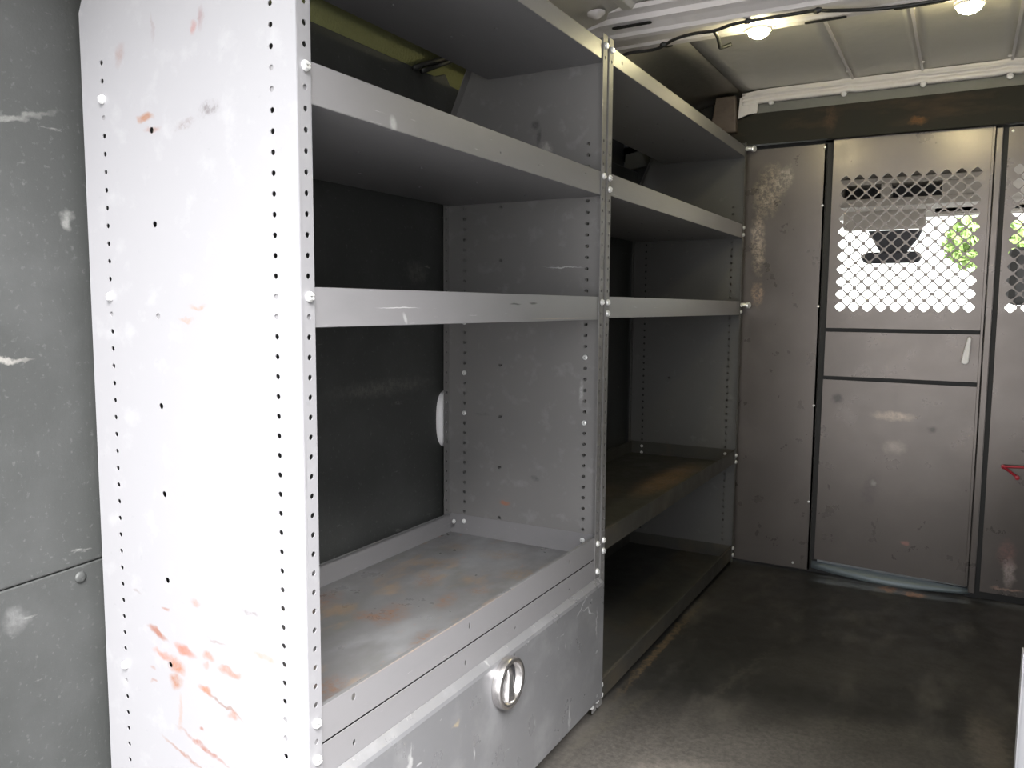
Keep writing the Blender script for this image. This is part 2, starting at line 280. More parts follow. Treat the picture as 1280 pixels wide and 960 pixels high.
def tray(root, y0, y1, zb, m, slots=(), h=.050, studs=True, mlip=None, x0=None):
    """open tray: floor with a raised lip on all four sides"""
    bm = bmesh.new(); xb = XB+.004 if x0 is None else x0; xf = -.0022; y0 += .0016; y1 -= .0016
    bm.faces.new([bm.verts.new(p) for p in ((xb, y0, zb), (xf, y0, zb), (xf, y1, zb), (xb, y1, zb))])
    zc = zb+h
    cols = []
    for (yy, zz, ra, rb) in slots: cols.append((yy, max(.0126, ra*1.6), (ra, rb), zz if isinstance(zz, list) else [zz]))
    sheet(bm, lambda a, b: (xf, a, b), y0, y1, zb, zc, cols)
    for (yy) in (y0, y1): bm.faces.new([bm.verts.new(p) for p in ((xb, yy, zb), (xf, yy, zb), (xf, yy, zc), (xb, yy, zc))])
    bm.faces.new([bm.verts.new(p) for p in ((xb, y0, zb), (xb, y1, zb), (xb, y1, zc), (xb, y0, zc))])
    # hems folded inwards along the lips
    for (a, b_) in ((xf, xf-.006), (xb, xb+.006)):
        bm.faces.new([bm.verts.new(p) for p in ((a, y0, zc), (b_, y0, zc), (b_, y1, zc), (a, y1, zc))])
    o = link('shelf', bm, m, root, solid=.0013, off=0)
    if studs:
        n = 5; xs = (xb*.72, xb*.38); first = None
        for x in xs:
            for k in range(n):
                q = Vector((x+.01*math.sin(k*7), y0+(y1-y0)*(k+.5)/n+.02*math.cos(k*5), zb)) - Vector(root.location)
                rv = bpy.data.objects.new('rivet', RIVET); col.objects.link(rv); rv.parent = o; rv.location = q
    return o
U1 = empty('shelving_unit', (-.21, .478, 0), 'grey perforated steel shelving unit nearest the open doors, with a latched compartment at its foot', 'shelving')
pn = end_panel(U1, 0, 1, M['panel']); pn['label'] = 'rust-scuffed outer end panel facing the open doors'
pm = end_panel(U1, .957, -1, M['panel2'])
for i, zb in ((-8, 1.508), (3, 1.217), (14, .941), (36, .387)):
    sl = [(.087, zb+.040, .0062, .0042)]
    if i == 3: sl += [(.493, zb+.018, .002, .002), (.636, zb+.019, .002, .002), (.854, zb+.034, .002, .002)]
    if i == 14: sl += [(.212, zb+.037, .002, .002)]
    if i == 36: sl = [(.09, zb+.036, .0045, .0055), (.394, zb+.031, .003, .006), (.80, zb+.03, .003, .005)]
    s = tray(U1, 0, .957, zb, M['tray'] if i == 36 else M['shelf'], sl, x0=-.305 if i == -8 else None, h=.037 if i == -8 else .050)
    if i == 36:
        s['label'] = 'rust-stained bottom shelf'
        s.data.materials.append(M['shelf'])
        for p in s.data.polygons:
            if abs(p.normal.z) < .5: p.material_index = 1
# header rail over the compartment
bm = bmesh.new(); sheet(bm, lambda a, b: (-.0022, a, b), .0016, .955, .327, .3835, [(.09, .0126, (.003, .0045), [.356]), (.381, .0126, (.003, .005), [.357]), (.558, .0126, (.003, .003), [.356]), (.8, .0126, .003, [.356])])
link('header_rail', bm, M['shelf'], U1, solid=.0015, off=0)
# bottom rail + compartment floor
bm = bmesh.new(); box(bm, -.40, -.003, .003, .954, .035, .038); link('compartment_floor', bm, M['panel2'], U1)
# drop-down door
bm = bmesh.new()
prism(bm, [(-.001, .046), (.013, .046), (.0135, .052), (.0135, .322), (.0115, .328), (.0005, .338), (-.001, .338)], 1, .018, .9615)
door = link('compartment_door', bm, M['door'], U1, bevel=.0012); door['label'] = 'scratched grey drop-down door with a round latch'
KY, KZ = .491, .281
bm = bmesh.new(); lathe(bm, [(.0475, .0005), (.0475, .015), (.045, .018), (.039, .018), (.037, .015), (.036, .0015), (0, .0015)], (.0135, KY, KZ), (1, 0, 0), 48)
ring = link('latch_ring', bm, M['latch'], door, smooth=False)
for p in ring.data.polygons: p.use_smooth = True
bm = bmesh.new(); lathe(bm, [(.0358, .0016), (.0358, .0035), (0, .0035)], (.0135, KY, KZ), (1, 0, 0), 40); link('latch_recess', bm, M['latchdark'], door)
bm = bmesh.new()
hv = []
for (zz, w, d) in ((.0345, .007, .009), (.02, .011, .016), (0, .0155, .019), (-.018, .019, .021), (-.027, .020, .021), (-.029, .020, .003)):
    dy = -.006 - .003*(zz/.034)*-1
    hv.append([bm.verts.new((.0165+x, KY+dy+yy, KZ+zz)) for yy, x in ((-w, 0), (-w*.62, d*.8), (-.0015, d), (.0015, d), (w*.62, d*.8), (w, 0))])
for a, b_ in zip(hv, hv[1:]):
    for k in range(5): bm.faces.new((a[k], a[k+1], b_[k+1], b_[k]))
bm.faces.new(hv[0]); bm.faces.new(hv[-1][::-1]); bmesh.ops.recalc_face_normals(bm, faces=bm.faces)
link('latch_handle', bm, M['latch'], door, bevel=.001)
# bolts of unit one
for i in (3, 14, 36, 38): bolt(U1, .0008, .0132, zi(i), 'X', .9, 0)
for i in (3, 14, 36): bolt(U1, XBC, -.0008, zi(i), '-Y', .88, 0)
for i in (-8, 3, 14, 36, 38.6): bolt(U1, .0008, .957-.011, zi(i), 'X', .95)
for z in (.058, .036): bolt(U1, .0008, .957-.002, z, 'X', .95)
bolt(U1, .0008, .925, .034, 'X', .95)
for i in (15.2, 19, 25, 36): bolt(U1, XF, .9558, zi(i), '-Y', .8)
for i in (16, 21, 25, 36): bolt(U1, XBC, .9558, zi(i), '-Y', .8)
bolt(U1, XB+.004+.02, .940, zi(36), 'X', .8)

A2, B2 = .968, 2.262
U2 = empty('shelving_unit', (-.21, (A2+B2)/2, 0), 'grey steel shelving unit with an open bottom bay, standing against the bulkhead', 'shelving')  # shade is painted into its far panel and lower trays
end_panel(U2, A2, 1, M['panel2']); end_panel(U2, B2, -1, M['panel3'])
for i, zb in ((-8, 1.511), (3, 1.222), (14, .944), (36, .391), (50, .022)):
    sl = [(1.05, [zb+.012, zb+.0375], .003, .0035), (2.17, [zb+.012, zb+.0375], .003, .0035)]
    if i == -8: sl = [(1.05, [zb+.018], .003, .005)]
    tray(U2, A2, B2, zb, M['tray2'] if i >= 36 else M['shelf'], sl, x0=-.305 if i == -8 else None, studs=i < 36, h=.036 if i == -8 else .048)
for i in (3, 14, 36, 50):
    for j in (0, 1):
        bolt(U2, .0008, A2+.0125, zi(i+j), 'X', .95); bolt(U2, .0008, B2-.0125, zi(i+j), 'X', .95)
bolt(U2, .0008, A2+.0125, zi(-8), 'X', .95); bolt(U2, .0008, B2-.0125, zi(-8), 'X', .95)
for i in (36, 37): bolt(U2, XF, B2-.0012, zi(i), '-Y', .8); bolt(U2, XBC, B2-.0012, zi(i), '-Y', .8)
for zz in (zi(-8)+.004, zi(14)):                      # spacer sleeves that pin the unit to the bulkhead
    bm = bmesh.new(); tube(bm, [(-.004, B2+.004, zz), (.012, B2+.010, zz), (.022, B2+.020, zz-.001)], .0075, 14)
    lathe(bm, [(0, .0), (.0115, .0), (.0115, .006), (.008, .009), (0, .009)], (.020, B2+.014, zz-.001), (.7, -.5, 0), 16)
    link('spacer_bolt', bm, M['bolt'], U2, smooth=False)

# ------------------------------------------------------------------ van shell
bm = bmesh.new(); box(bm, -.50, 1.30, -.32, 2.42, -.05, 0); tag(link('floor', bm, M['floor']), kind='structure')
WL = empty('wall_left', (-.46, 1, 0), kind='structure')
bm = bmesh.new()
top = [(-.34, 1.53), (.93, 1.527), (.975, 1.543), (.995, 1.52), (1.05, 1.518), (1.25, 1.50), (2.42, 1.50)]
prism(bm, [(-.34, .560), (.03, .574), (.03, 0), (2.42, 0)] + [(y, z) for y, z in top[::-1]], 0, -.47, -.44)
link('liner_panel', bm, M['liner'], WL, bevel=.003)
bm = bmesh.new(); prism(bm, [(-.34, 0), (.0285, 0), (.0285, .5725), (-.34, .5585)], 0, -.47, -.4405)
link('liner_panel', bm, M['liner'], WL, bevel=.002)
bm = bmesh.new(); lathe(bm, [(.009, 0), (.0085, .002), (.005, .0035), (0, .004)], (-.44, -.024, .553), (1, 0, 0), 20); link('rivet', bm, M['liner'], WL, smooth=True)
bm = bmesh.new(); strip(bm, [(-.50, 1.40), (-.47, 1.52), (-.415, 1.62), (-.37, 1.68)], 1, -.32, 1.30); link('mesh_trim', bm, M['olive'], WL, solid=.01, smooth=True)
bm = bmesh.new(); box(bm, -.53, -.50, -.34, 2.42, 0, 1.7); link('body_side', bm, M['black'], WL)
bm = bmesh.new()
for dx in (0, .02): tube(bm, [(-.41, .80+dx*1.6, 1.510), (-.42, .86+dx*1.5, 1.535), (-.40, .95+dx, 1.575), (-.38, 1.0+dx, 1.60)], .006, 8)
tag(link('wiring_cable', bm, M['cable'], None, smooth=True), 'pair of black cables crossing the olive mesh trim behind the top shelf', 'cable')
bm = bmesh.new(); box(bm, 1.25, 1.30, -.32, 2.42, 0, 1.75); tag(link('wall_right', bm, M['liner']), kind='structure')
# ceiling: cove + liner + ribs
CE = empty('ceiling', (.4, 1, 1.78), kind='structure')
bm = bmesh.new()
prof = [(-.40, 1.565), (-.365, 1.61), (-.30, 1.665), (-.20, 1.712), (-.10, 1.735), (-.03, 1.742)]
strip(bm, prof, 1, -.34, 2.34); link('cove', bm, M['roof'], CE, solid=.01, smooth=True, off=1)
bm = bmesh.new()
xs = [-.028, .343, .352, .554, .563, .80, .808, 1.0, 1.15, 1.27]; 
for a, b_ in ((-.028, .345), (.350, .555), (.560, .803), (.808, 1.28)):
    n = 8; ny = 14
    g = [[bm.verts.new((a+(b_-a)*i/n, 1.54+.76*j/ny, 1.742+.006*math.sin(math.pi*i/n)*math.sin(math.pi*j/ny)-.02*max(0, (a+(b_-a)*i/n)-.9)/.3)) for j in range(ny+1)] for i in range(n+1)]
    for i in range(n):
        for j in range(ny): bm.faces.new((g[i][j], g[i+1][j], g[i+1][j+1], g[i][j+1]))
link('liner_panel', bm, M['roof'], CE, solid=.004, smooth=True, off=1)
bm = bmesh.new()
for x in (.3475, .5575, .8055): box(bm, x-.004, x+.004, 1.54, 2.29, 1.738, 1.744)
link('seam_strip', bm, M['white'], CE)
bm = bmesh.new(); box(bm, -.45, 1.30, -.34, 2.42, 1.775, 1.80); link('roof_skin', bm, M['roof'], CE)
bm = bmesh.new(); box(bm, -.03, 1.30, -.34, 1.30, 1.742, 1.750); link('roof_panel', bm, M['roof'], CE)
bm = bmesh.new()
for x in (-.30, -.075, .15, .38, .6, .83):
    z0 = 1.742 if x > -.05 else (1.735 if x > -.1 else 1.665)
    prism(bm, [(x-.022, z0+.002), (x-.012, z0-.010), (x+.012, z0-.010), (x+.022, z0+.002)], 1, .2, 1.265)
link('pressed_rib', bm, M['roof'], CE, bevel=.003)
bm = bmesh.new(); lathe(bm, [(.024, 0), (.022, .006), (.014, .010), (.008, .016), (0, .017)], (-.15, 1.235, 1.722), (.1, 0, -1), 24); link('round_plug', bm, M['white'], CE, smooth=True)
for x, y in ((.346, 2.15), (.561, 2.155), (.80, 2.207)):
    bm = bmesh.new(); lathe(bm, [(.008, 0), (.008, .003), (.004, .005), (0, .005)], (x, y, 1.741), (0, 0, -1), 14); link('button_fastener', bm, M['white'], CE)
# roof bow (hat section across the van)
TB = empty('trim_1', (.4, 1.42, 1.70), kind='structure')
bm = bmesh.new()
def bow(prof, x0, x1, segs, bm):
    rows = []
    for k in range(segs+1):
        x = x0+(x1-x0)*k/segs; d = 0 if x > -.15 else -.9*(x+.15)**2*2.2
        rows.append([bm.verts.new((x, y, z+(-abs(d)))) for y, z in prof])
    for a, b_ in zip(rows, rows[1:]):
        for k in range(len(prof)-1): bm.faces.new((a[k], a[k+1], b_[k+1], b_[k]))
bow([(1.262, 1.737), (1.268, 1.728), (1.300, 1.724), (1.306, 1.712), (1.325, 1.708), (1.350, 1.700), (1.358, 1.692)], -.33, 1.25, 40, bm)
link('bow_front_flange', bm, M['white'], TB, solid=.002, smooth=False)
bm = bmesh.new(); bow([(1.358, 1.692), (1.375, 1.690), (1.38, 1.696), (1.440, 1.696), (1.448, 1.690), (1.475, 1.690)], -.33, 1.25, 40, bm)
link('bow_channel', bm, M['white'], TB, solid=.002)
bm = bmesh.new()
bow([(1.475, 1.690), (1.485, 1.700), (1.530, 1.712), (1.548, 1.735)], -.33, 1.25, 40, bm); link('bow_rear_flange', bm, M['roof'], TB, solid=.002)
def rslot(x0, x1, y0, y1, z):
    bm = bmesh.new(); n = 8; pts = []
    r = (y1-y0)/2; 
    for k in range(n+1): t = math.pi/2+math.pi*k/n; pts.append((x0+r+r*math.cos(t), (y0+y1)/2+r*math.sin(t)))
    for k in range(n+1): t = -math.pi/2+math.pi*k/n; pts.append((x1-r+r*math.cos(t), (y0+y1)/2+r*math.sin(t)))
    prism(bm, pts, 2, z, z+.002); link('slot', bm, M['black'], TB)
rslot(.325, .425, 1.455, 1.468, 1.6865); rslot(.53, .64, 1.455, 1.468, 1.6865); rslot(-.06, -.035, 1.50, 1.515, 1.698); rslot(-.14, -.03, 1.311, 1.328, 1.704); rslot(.74, .80, 1.455, 1.468, 1.6865)
bm = bmesh.new()
cb = [(-.20, 1.44, 1.670), (-.176, 1.462, 1.676), (-.144, 1.463, 1.682), (-.07, 1.470, 1.684), (0, 1.42, 1.686), (.06, 1.395, 1.684), (.115, 1.386, 1.680), (.16, 1.375, 1.684), (.21, 1.37, 1.684), (.33, 1.373, 1.685), (.372, 1.36, 1.680), (.40, 1.39, 1.684), (.5, 1.43, 1.684), (.62, 1.44, 1.684), (.75, 1.43, 1.685), (.95, 1.42, 1.686), (1.2, 1.43, 1.686)]
def smoothpath(pts, n=6):
    out = []; pts = [Vector(p) for p in pts]
    for i in range(len(pts)-1):
        p0, p1, p2, p3 = pts[max(i-1, 0)], pts[i], pts[i+1], pts[min(i+2, len(pts)-1)]
        for k in range(n):
            t = k/n; out.append(.5*((2*p1)+(-p0+p2)*t+(2*p0-5*p1+4*p2-p3)*t*t+(-p0+3*p1-3*p2+p3)*t**3))
    out.append(pts[-1]); return out
CB = empty('wiring_cable', (0, 1.42, 1.70), 'long black cable taped along the white roof bow, with a branch by the lit lamp', 'cable')
tube(bm, smoothpath(cb), .0042, 8); link('cable_run', bm, M['cable'], CB, smooth=True)
bm = bmesh.new(); tube(bm, smoothpath([(.115, 1.386, 1.680), (.118, 1.41, 1.672), (.107, 1.47, 1.672), (.095, 1.53, 1.680), (.12, 1.545, 1.69)]), .005, 8); link('cable_branch', bm, M['cable'], CB, smooth=True)
for x, y, z in ((0-.04, 1.445, 1.685), (.372, 1.36, 1.680), (.205, 1.37, 1.684)):
    bm = bmesh.new(); tube(bm, [(x-.009, y+.004, z), (x, y, z), (x+.009, y, z)], [.005, .008, .005], 8); link('cable_clip', bm, M['cable'], CB)
def lamp(x, y, label):
    r = empty('dome_lamp', (x, y, 1.688), label, 'lamp')
    bm = bmesh.new(); lathe(bm, [(.034, .0), (.034, -.004), (.031, -.008), (.028, -.008)], (x, y, 1.689), (0, 0, 1), 28); link('lamp_housing', bm, M['white'], r, smooth=True)
    bm = bmesh.new(); lathe(bm, [(.028, -.008), (.025, -.016), (.015, -.023), (0, -.025)], (x, y, 1.689), (0, 0, 1), 24); link('lamp_lens', bm, M['led'], r, smooth=True)
lamp(.215, 1.447, 'small round lit roof lamp beside the cable branch on the roof bow')
lamp(.69, 1.50, 'small round lit roof lamp at the top edge of the picture, right of the other')
# header over the bulkhead
TH = empty('trim_2', (.4, 2.28, 1.62), kind='structure')
bm = bmesh.new(); prism(bm, [(-.47, 1.50), (-.02, 1.555), (1.27, 1.548), (1.27, 1.664), (.03, 1.664), (-.10, 1.630), (-.47, 1.56)], 1, 2.272, 2.30); link('header_board', bm, M['header'], TH)
bm = bmesh.new(); prism(bm, [(.031, 1.655), (1.27, 1.655), (1.27, 1.70), (.06, 1.705), (.031, 1.698)], 1, 2.280, 2.288); link('grey_strip', bm, M['roofgrey'], TH)
bm = bmesh.new()
rows = []
for k in range(90):
    x = -.02+1.27*k/89; d = sum(.006*math.exp(-((x-c)/.016)**2) for c in (.335, .553, .80)) - (.010*math.exp(-((x+.02)/.05)**2))
    rows.append([bm.verts.new((x, y, z+d*.7)) for y, z in ((2.27, 1.698), (2.262, 1.704), (2.262, 1.714), (2.27, 1.719), (2.255, 1.724), (2.25, 1.729), (2.26, 1.734), (2.25, 1.741))])
for a, b_ in zip(rows, rows[1:]):
    for k in range(7): bm.faces.new((a[k], a[k+1], b_[k+1], b_[k]))
link('roof_lip', bm, M['white'], TH, solid=.002, smooth=True)
bm = bmesh.new(); prism(bm, [(-.035, 1.650), (.0, 1.662), (.032, 1.664), (.034, 1.70), (.01, 1.722), (-.03, 1.722)], 1, 2.262, 2.270); link('corner_gusset', bm, M['white'], TH)
bm = bmesh.new(); prism(bm, [(-.132, 1.60), (-.035, 1.60), (-.042, 1.728), (-.112, 1.728)], 1, 2.24, 2.27); link('corner_pillar', bm, M['brown'], TH, bevel=.004)
for x, z in ((.081, 1.698), (.321, 1.700), (.562, 1.701), (.803, 1.696)):
    bm = bmesh.new(); lathe(bm, [(.0095, 0), (.0095, .003), (.006, .006), (.003, .0065), (.003, .004), (0, .004)], (x, 2.262, z-.004), (0, -1, 0), 16); link('push_fastener', bm, M['handlewhite'], TH, smooth=False)
# bulkhead
WF = empty('wall_front', (.3, 2.3, 0), kind='structure')
YB = 2.30
def lattice(bm, x0, z0, nx, nz_, a=.02195, b=.02175, s=.87, y=YB):
    """expanded metal: diamond openings, nx half-periods wide, nz_ high"""
    def F(*pts): bm.faces.new([bm.verts.new((p[0], y, p[1])) for p in pts])
    for i in range(nx+1):
        for j in range(nz_+1):
            if (i+j) % 2: continue
            cx, cz = x0+i*a, z0+j*b; O = [(cx+a, cz), (cx, cz+b), (cx-a, cz), (cx, cz-b)]; I = []
            for k in range(4):   # rounded corners
                p = O[k]; q1 = O[k-1]; q2 = O[(k+1) % 4]
                def sc(pt): return (cx+(pt[0]-cx)*s, cz+(pt[1]-cz)*s)
                p_, a_, b__ = sc(p), sc(q1), sc(q2)
                I += [(p_[0]+(a_[0]-p_[0])*.16, p_[1]+(a_[1]-p_[1])*.16), (p_[0]+(b__[0]-p_[0])*.16, p_[1]+(b__[1]-p_[1])*.16)]
            for k in range(4):
                F(O[k], I[2*k+1], I[2*k]) if False else F(I[2*k], O[k], I[2*k+1])
                F(I[2*k+1], O[k], O[(k+1) % 4], I[(2*k+2) % 8])
    xl, xr, zl, zh = x0-a, x0+nx*a+a, z0-b, z0+nz_*b+b
    for j in range(-1, nz_+1, 2):
        if 0 <= j+1 <= nz_:
            pass
    for j in range(-1, nz_+2):
        if j % 2 != 0:   # cells centred on the border column
            for cx, sx in ((xl, 1), (xr, -1)):
                zc = z0+j*b; lo = max(zl, zc-b); hi = min(zh, zc+b)
                F((cx, lo), (cx+sx*a, zc), (cx, hi))
    for i in range(0, nx+1):
        if i % 2 != 0:
            for cz, sz in ((zl, 1), (zh, -1)):
                xc = x0+i*a; lo = max(xl, xc-a); hi = min(xr, xc+a)
                F((lo, cz), (xc, cz+sz*b), (hi, cz))
    return xl, xr, zl, zh
def frame_sheet(bm, X0, X1, Z0, Z1, xl, xr, zl, zh, y=YB):
    for a, b_, c, d in ((X0, X1, Z0, zl), (X0, X1, zh, Z1), (X0, xl, zl, zh), (xr, X1, zl, zh)):
        bm.faces.new([bm.verts.new(p) for p in ((a, y, c), (b_, y, c), (b_, y, d), (a, y, d))])
bm = bmesh.new(); box(bm, -.30, .268, YB, YB+.004, .012, 1.541); box(bm, .262, .268, YB, YB+.02, .012, 1.541); link('fixed_panel', bm, M['bulk'], WF)
bm = bmesh.new(); box(bm, .262, .2925, YB+.02, YB+.024, 0, 1.56); link('frame_post', bm, M['black'], WF)
bm = bmesh.new(); box(bm, .770, .816, YB+.018, YB+.022, 0, 1.56); link('frame_post', bm, M['black'], WF)
bm = bmesh.new(); box(bm, .777, .796, YB-.004, YB+.010, .02, 1.545); link('door_jamb', bm, M['bulk'], WF, bevel=.002)
bm = bmesh.new(); b0 = lattice(bm, .846, .975, 18, 20); frame_sheet(bm, .811, 1.29, .03, 1.543, *b0)
link('mesh_panel', bm, M['bulk'], WF, solid=.003, off=0)
bm = bmesh.new(); box(bm, -.47, 1.28, YB+.024, YB+.03, -.02, .030); box(bm, .262, .82, YB+.02, YB+.028, 1.548, 1.70); box(bm, -.53, 1.28, YB+.03, YB+.04, 1.545, 1.8); box(bm, -.53, -.25, YB+.03, YB+.04, 0, 1.6); link('backing_rail_and_dark_fill', bm, M['black'], WF)  # rails, plus black sheets added to stop light leaks and darken the corner
for x, z in ((.262, 1.53), (.262, 1.329), (.262, .976), (.262, .62), (.258, .266), (.212, .030), (.812+.01, 1.531)):
    bolt(WF, x, YB-.001, z, '-Y', .62, name='screw')
for x, z in ((.33, 1.44), (.74, 1.433), (.322, .942), (.744, .938), (.47, 1.447), (.50, 1.447)): pass
D = empty('door_1', (.53, YB, .03), kind='structure')
bm = bmesh.new(); b1 = lattice(bm, .3345, .975, 18, 20); frame_sheet(bm, .2915, .774, .900, 1.555, *b1)
link('mesh_window', bm, M['bulk'], D, solid=.003, off=0)
bm = bmesh.new(); box(bm, .2905, .774, YB, YB+.003, .7295, .8865); link('middle_panel', bm, M['bulk'], D)
bm = bmesh.new(); prism(bm, [(.285, .056), (.774, .040), (.774, .714), (.289, .7165)], 1, YB, YB+.003); link('lower_panel', bm, M['bulk'], D)
bm = bmesh.new(); box(bm, .288, .776, YB+.012, YB+.016, .70, .745); box(bm, .288, .776, YB+.012, YB+.016, .872, .918); box(bm, .288, .776, YB+.004, YB+.012, 1.5, 1.553); link('rear_rail', bm, M['black'], D)
bm = bmesh.new(); box(bm, .766, .7745, YB-.004, YB, .045, 1.553); link('door_edge', bm, M['bulk'], D, bevel=.001)
bm = bmesh.new()   # teardrop handle
pts = []
for k in range(9): t = math.pi*k/8; pts.append((.7365+.0065*math.cos(t), .872+.0065*math.sin(t)))
for k in range(9): t = math.pi+math.pi*k/8; pts.append((.7275+.0115*math.cos(t), .800+.0115*math.sin(t)))
prism(bm, pts, 1, YB-.022, YB-.012)
lathe(bm, [(.006, 0), (.006, .014)], (.735, YB-.013, .868), (0, 1, 0), 12)
hd = link('door_handle', bm, M['handlewhite'], D, bevel=.003); hd['label'] = 'white lever handle'
bm = bmesh.new(); n = 16
lo = [bm.verts.new((.275+.51*k/n, YB-.020*math.sin(math.pi*k/n)+.004, .020-.012*math.sin(math.pi*k/n)-.006*k/n)) for k in range(n+1)]; hi = [bm.verts.new((.275+.51*k/n, YB+.010, .046-.016*k/n)) for k in range(n+1)]
for k in range(n): bm.faces.new((lo[k], lo[k+1], hi[k+1], hi[k]))
tag(link('trim_3', bm, M['sill'], None, solid=.002, smooth=True), kind='structure')

# ------------------------------------------------------------------ small things in the van
bm = bmesh.new()   # white capsule cover on the wall
cx, cy, cz = -.44, .975, .680; rr = []
for (s_, d) in ((1, 0), (1, .006), (.95, .011), (.8, .0145), (.45, .0155), (.02, .016)):
    ring_ = []
    for k in range(36):
        t = 2*math.pi*k/36; st, ct = math.sin(t), math.cos(t)
        y_ = math.copysign(abs(ct)**.75, ct)*.046; z_ = math.copysign(abs(st)**.75, st)*.074
        ring_.append(bm.verts.new((cx+d, cy+y_*s_, cz+z_*(.35+.65*s_ if s_ < 1 else 1))))
    rr.append(ring_)
for a, b_ in zip(rr, rr[1:]):
    for k in range(36): bm.faces.new((a[k], a[(k+1) % 36], b_[(k+1) % 36], b_[k]))
bm.faces.new(rr[-1])
tag(link('wall_cap', bm, M['handlewhite'], None, smooth=True), 'white oval plastic cover on the black wall behind the first shelving unit', 'cover')
WP = empty('white_partition', (.95, 1.0, 0), 'low white metal upright at the bottom right edge of the picture', 'partition')
bm = bmesh.new(); prism(bm, [(.847, 0), (1.2, 0), (1.2, .345), (.864, .345), (.849, .325)], 1, 1.0, 1.004); link('upright_sheet', bm, M['handlewhite'], WP)
bm = bmesh.new(); box(bm, .847, .850, .995, 1.03, 0, .325); link('edge_flange', bm, M['handlewhite'], WP)
RH = empty('red_hook', (.88, YB, .45), 'small bent red rod hook fixed low on the right bulkhead panel', 'hook')
bm = bmesh.new(); tube(bm, smoothpath([(.895, YB-.006, .428), (.872, YB-.014, .447), (.856, YB-.018, .460), (.880, YB-.016, .462), (.96, YB-.012, .466)]), .0042, 8); link('rod', bm, M['red'], RH, smooth=True)
for x, z in ((.855, .459), (.895, .427)):
    bm = bmesh.new(); lathe(bm, [(.007, 0), (.007, .012), (0, .014)], (x, YB-.001, z), (0, -1, 0), 12); link('rod_tip', bm, M['red'], RH)

# ------------------------------------------------------------------ cab seen through the mesh
CR = empty('trim_4', (.4, 2.9, 1.5), kind='structure')
bm = bmesh.new(); prism(bm, [(2.34, 1.56), (2.95, 1.55), (3.25, 1.43), (3.42, 1.385), (3.44, 1.41), (2.95, 1.60), (2.34, 1.60)], 0, -.45, 1.28); link('cab_headliner', bm, M['beige'], CR)
bm = bmesh.new(); box(bm, .10, .22, 3.24, 3.30, .7, 1.44); bm.clear(); tube(bm, [(-.40, 3.45, 1.38), (-.46, 4.1, .85)], .03, 8); tube(bm, [(1.22, 3.45, 1.38), (1.28, 4.1, .85)], .03, 8); link('windshield_pillar', bm, M['dark_plastic'], CR)
OC = empty('overhead_console', (.43, 3.0, 1.46), 'beige overhead console with dark recesses, seen through the door mesh', 'console')
bm = bmesh.new()
box(bm, .21, .76, 2.985, 3.16, 1.395, 1.428); box(bm, .21, .76, 2.985, 3.16, 1.487, 1.512)
for a, b_ in ((.21, .236), (.388, .425), (.612, .76)): box(bm, a, b_, 2.985, 3.16, 1.428, 1.487)
link('console_body', bm, M['beige'], OC, bevel=.003)
bm = bmesh.new(); box(bm, .22, .62, 3.10, 3.12, 1.42, 1.49); link('recess_back', bm, M['dark_plastic'], OC)
def visor(x0, x1, z0, z1, y, label, tilt=.03):
    bm = bmesh.new(); r = .022; pts = []
    for (cx_, cz_, t0) in ((x1-r, z1-r, 0), (x0+r, z1-r, 90), (x0+r, z0+r, 180), (x1-r, z0+r, 270)):
        for k in range(6): t = math.radians(t0+18*k); pts.append((cx_+r*math.cos(t), cz_+r*math.sin(t)))
    prism(bm, pts, 1, y, y+.018); o = link('sun_visor', bm, M['beige'], None, bevel=.005); return tag(o, label, 'sun visor')
visor(.215, .552, 1.318, 1.416, 3.22, 'beige sun visor folded down above the rear-view mirror')
visor(.585, .98, 1.375, 1.412, 3.22, 'slim beige sun visor folded up, right of the mirror')
MR = empty('rear_view_mirror', (.42, 3.24, 1.25), 'dark rear-view mirror on a tapering mount behind the mesh', 'mirror')
bm = bmesh.new(); prism(bm, [(.318, 1.318), (.540, 1.318), (.528, 1.285), (.492, 1.238), (.478, 1.215), (.378, 1.215), (.362, 1.238), (.335, 1.285)], 1, 3.25, 3.28); link('mirror_mount', bm, M['dark_plastic'], MR, bevel=.005)
bm = bmesh.new(); pts = []
for (cx_, t0) in ((.517, -90), (.325, 90)):
    for k in range(9): t = math.radians(t0+22.5*k); pts.append((cx_+.025*math.cos(t), 1.196+.025*math.sin(t)))
prism(bm, pts, 1, 3.225, 3.26); link('mirror_housing', bm, M['dark_plastic'], MR, bevel=.006)
bm = bmesh.new(); box(bm, -.48, 1.28, 2.421, 4.6, -.05, 0); tag(link('trim_5', bm, M['floor']), kind='structure')
ST = empty('passenger_seat', (1.0, 2.75, 0), 'dark grey cab seat with headrest behind the right mesh panel', 'seat')
def cushion(name, x0, x1, y0, y1, z0, z1):
    bm = bmesh.new(); box(bm, x0, x1, y0, y1, z0, z1); link(name, bm, M['seat'], ST, bevel=.03)
cushion('headrest', .845, 1.10, 2.70, 2.79, .985, 1.195); cushion('backrest', .76, 1.22, 2.70, 2.84, .42, .953); cushion('seat_cushion', .76, 1.22, 2.80, 3.25, .30, .45); cushion('seat_pedestal', .80, 1.18, 2.78, 3.2, 0.0, .31)
for x in (.93, 1.02): bm = bmesh.new(); tube(bm, [(x, 2.745, .94), (x, 2.745, 1.0)], .006, 8); link('headrest_post', bm, M['bolt'], ST)
bm = bmesh.new(); prism(bm, [(3.43, 1.385), (4.1, .86), (4.105, .865), (3.435, 1.39)], 0, -.42, 1.24); tag(link('window_1', bm, M['glass']), kind='structure')
bm = bmesh.new(); prism(bm, [(3.75, .0), (4.6, -.1), (4.6, .55), (4.1, .83), (3.75, .80)], 0, -.48, 1.3); tag(link('dashboard', bm, M['dark_plastic'], None, bevel=.02), 'dark dashboard below the windshield in the cab', 'dashboard')
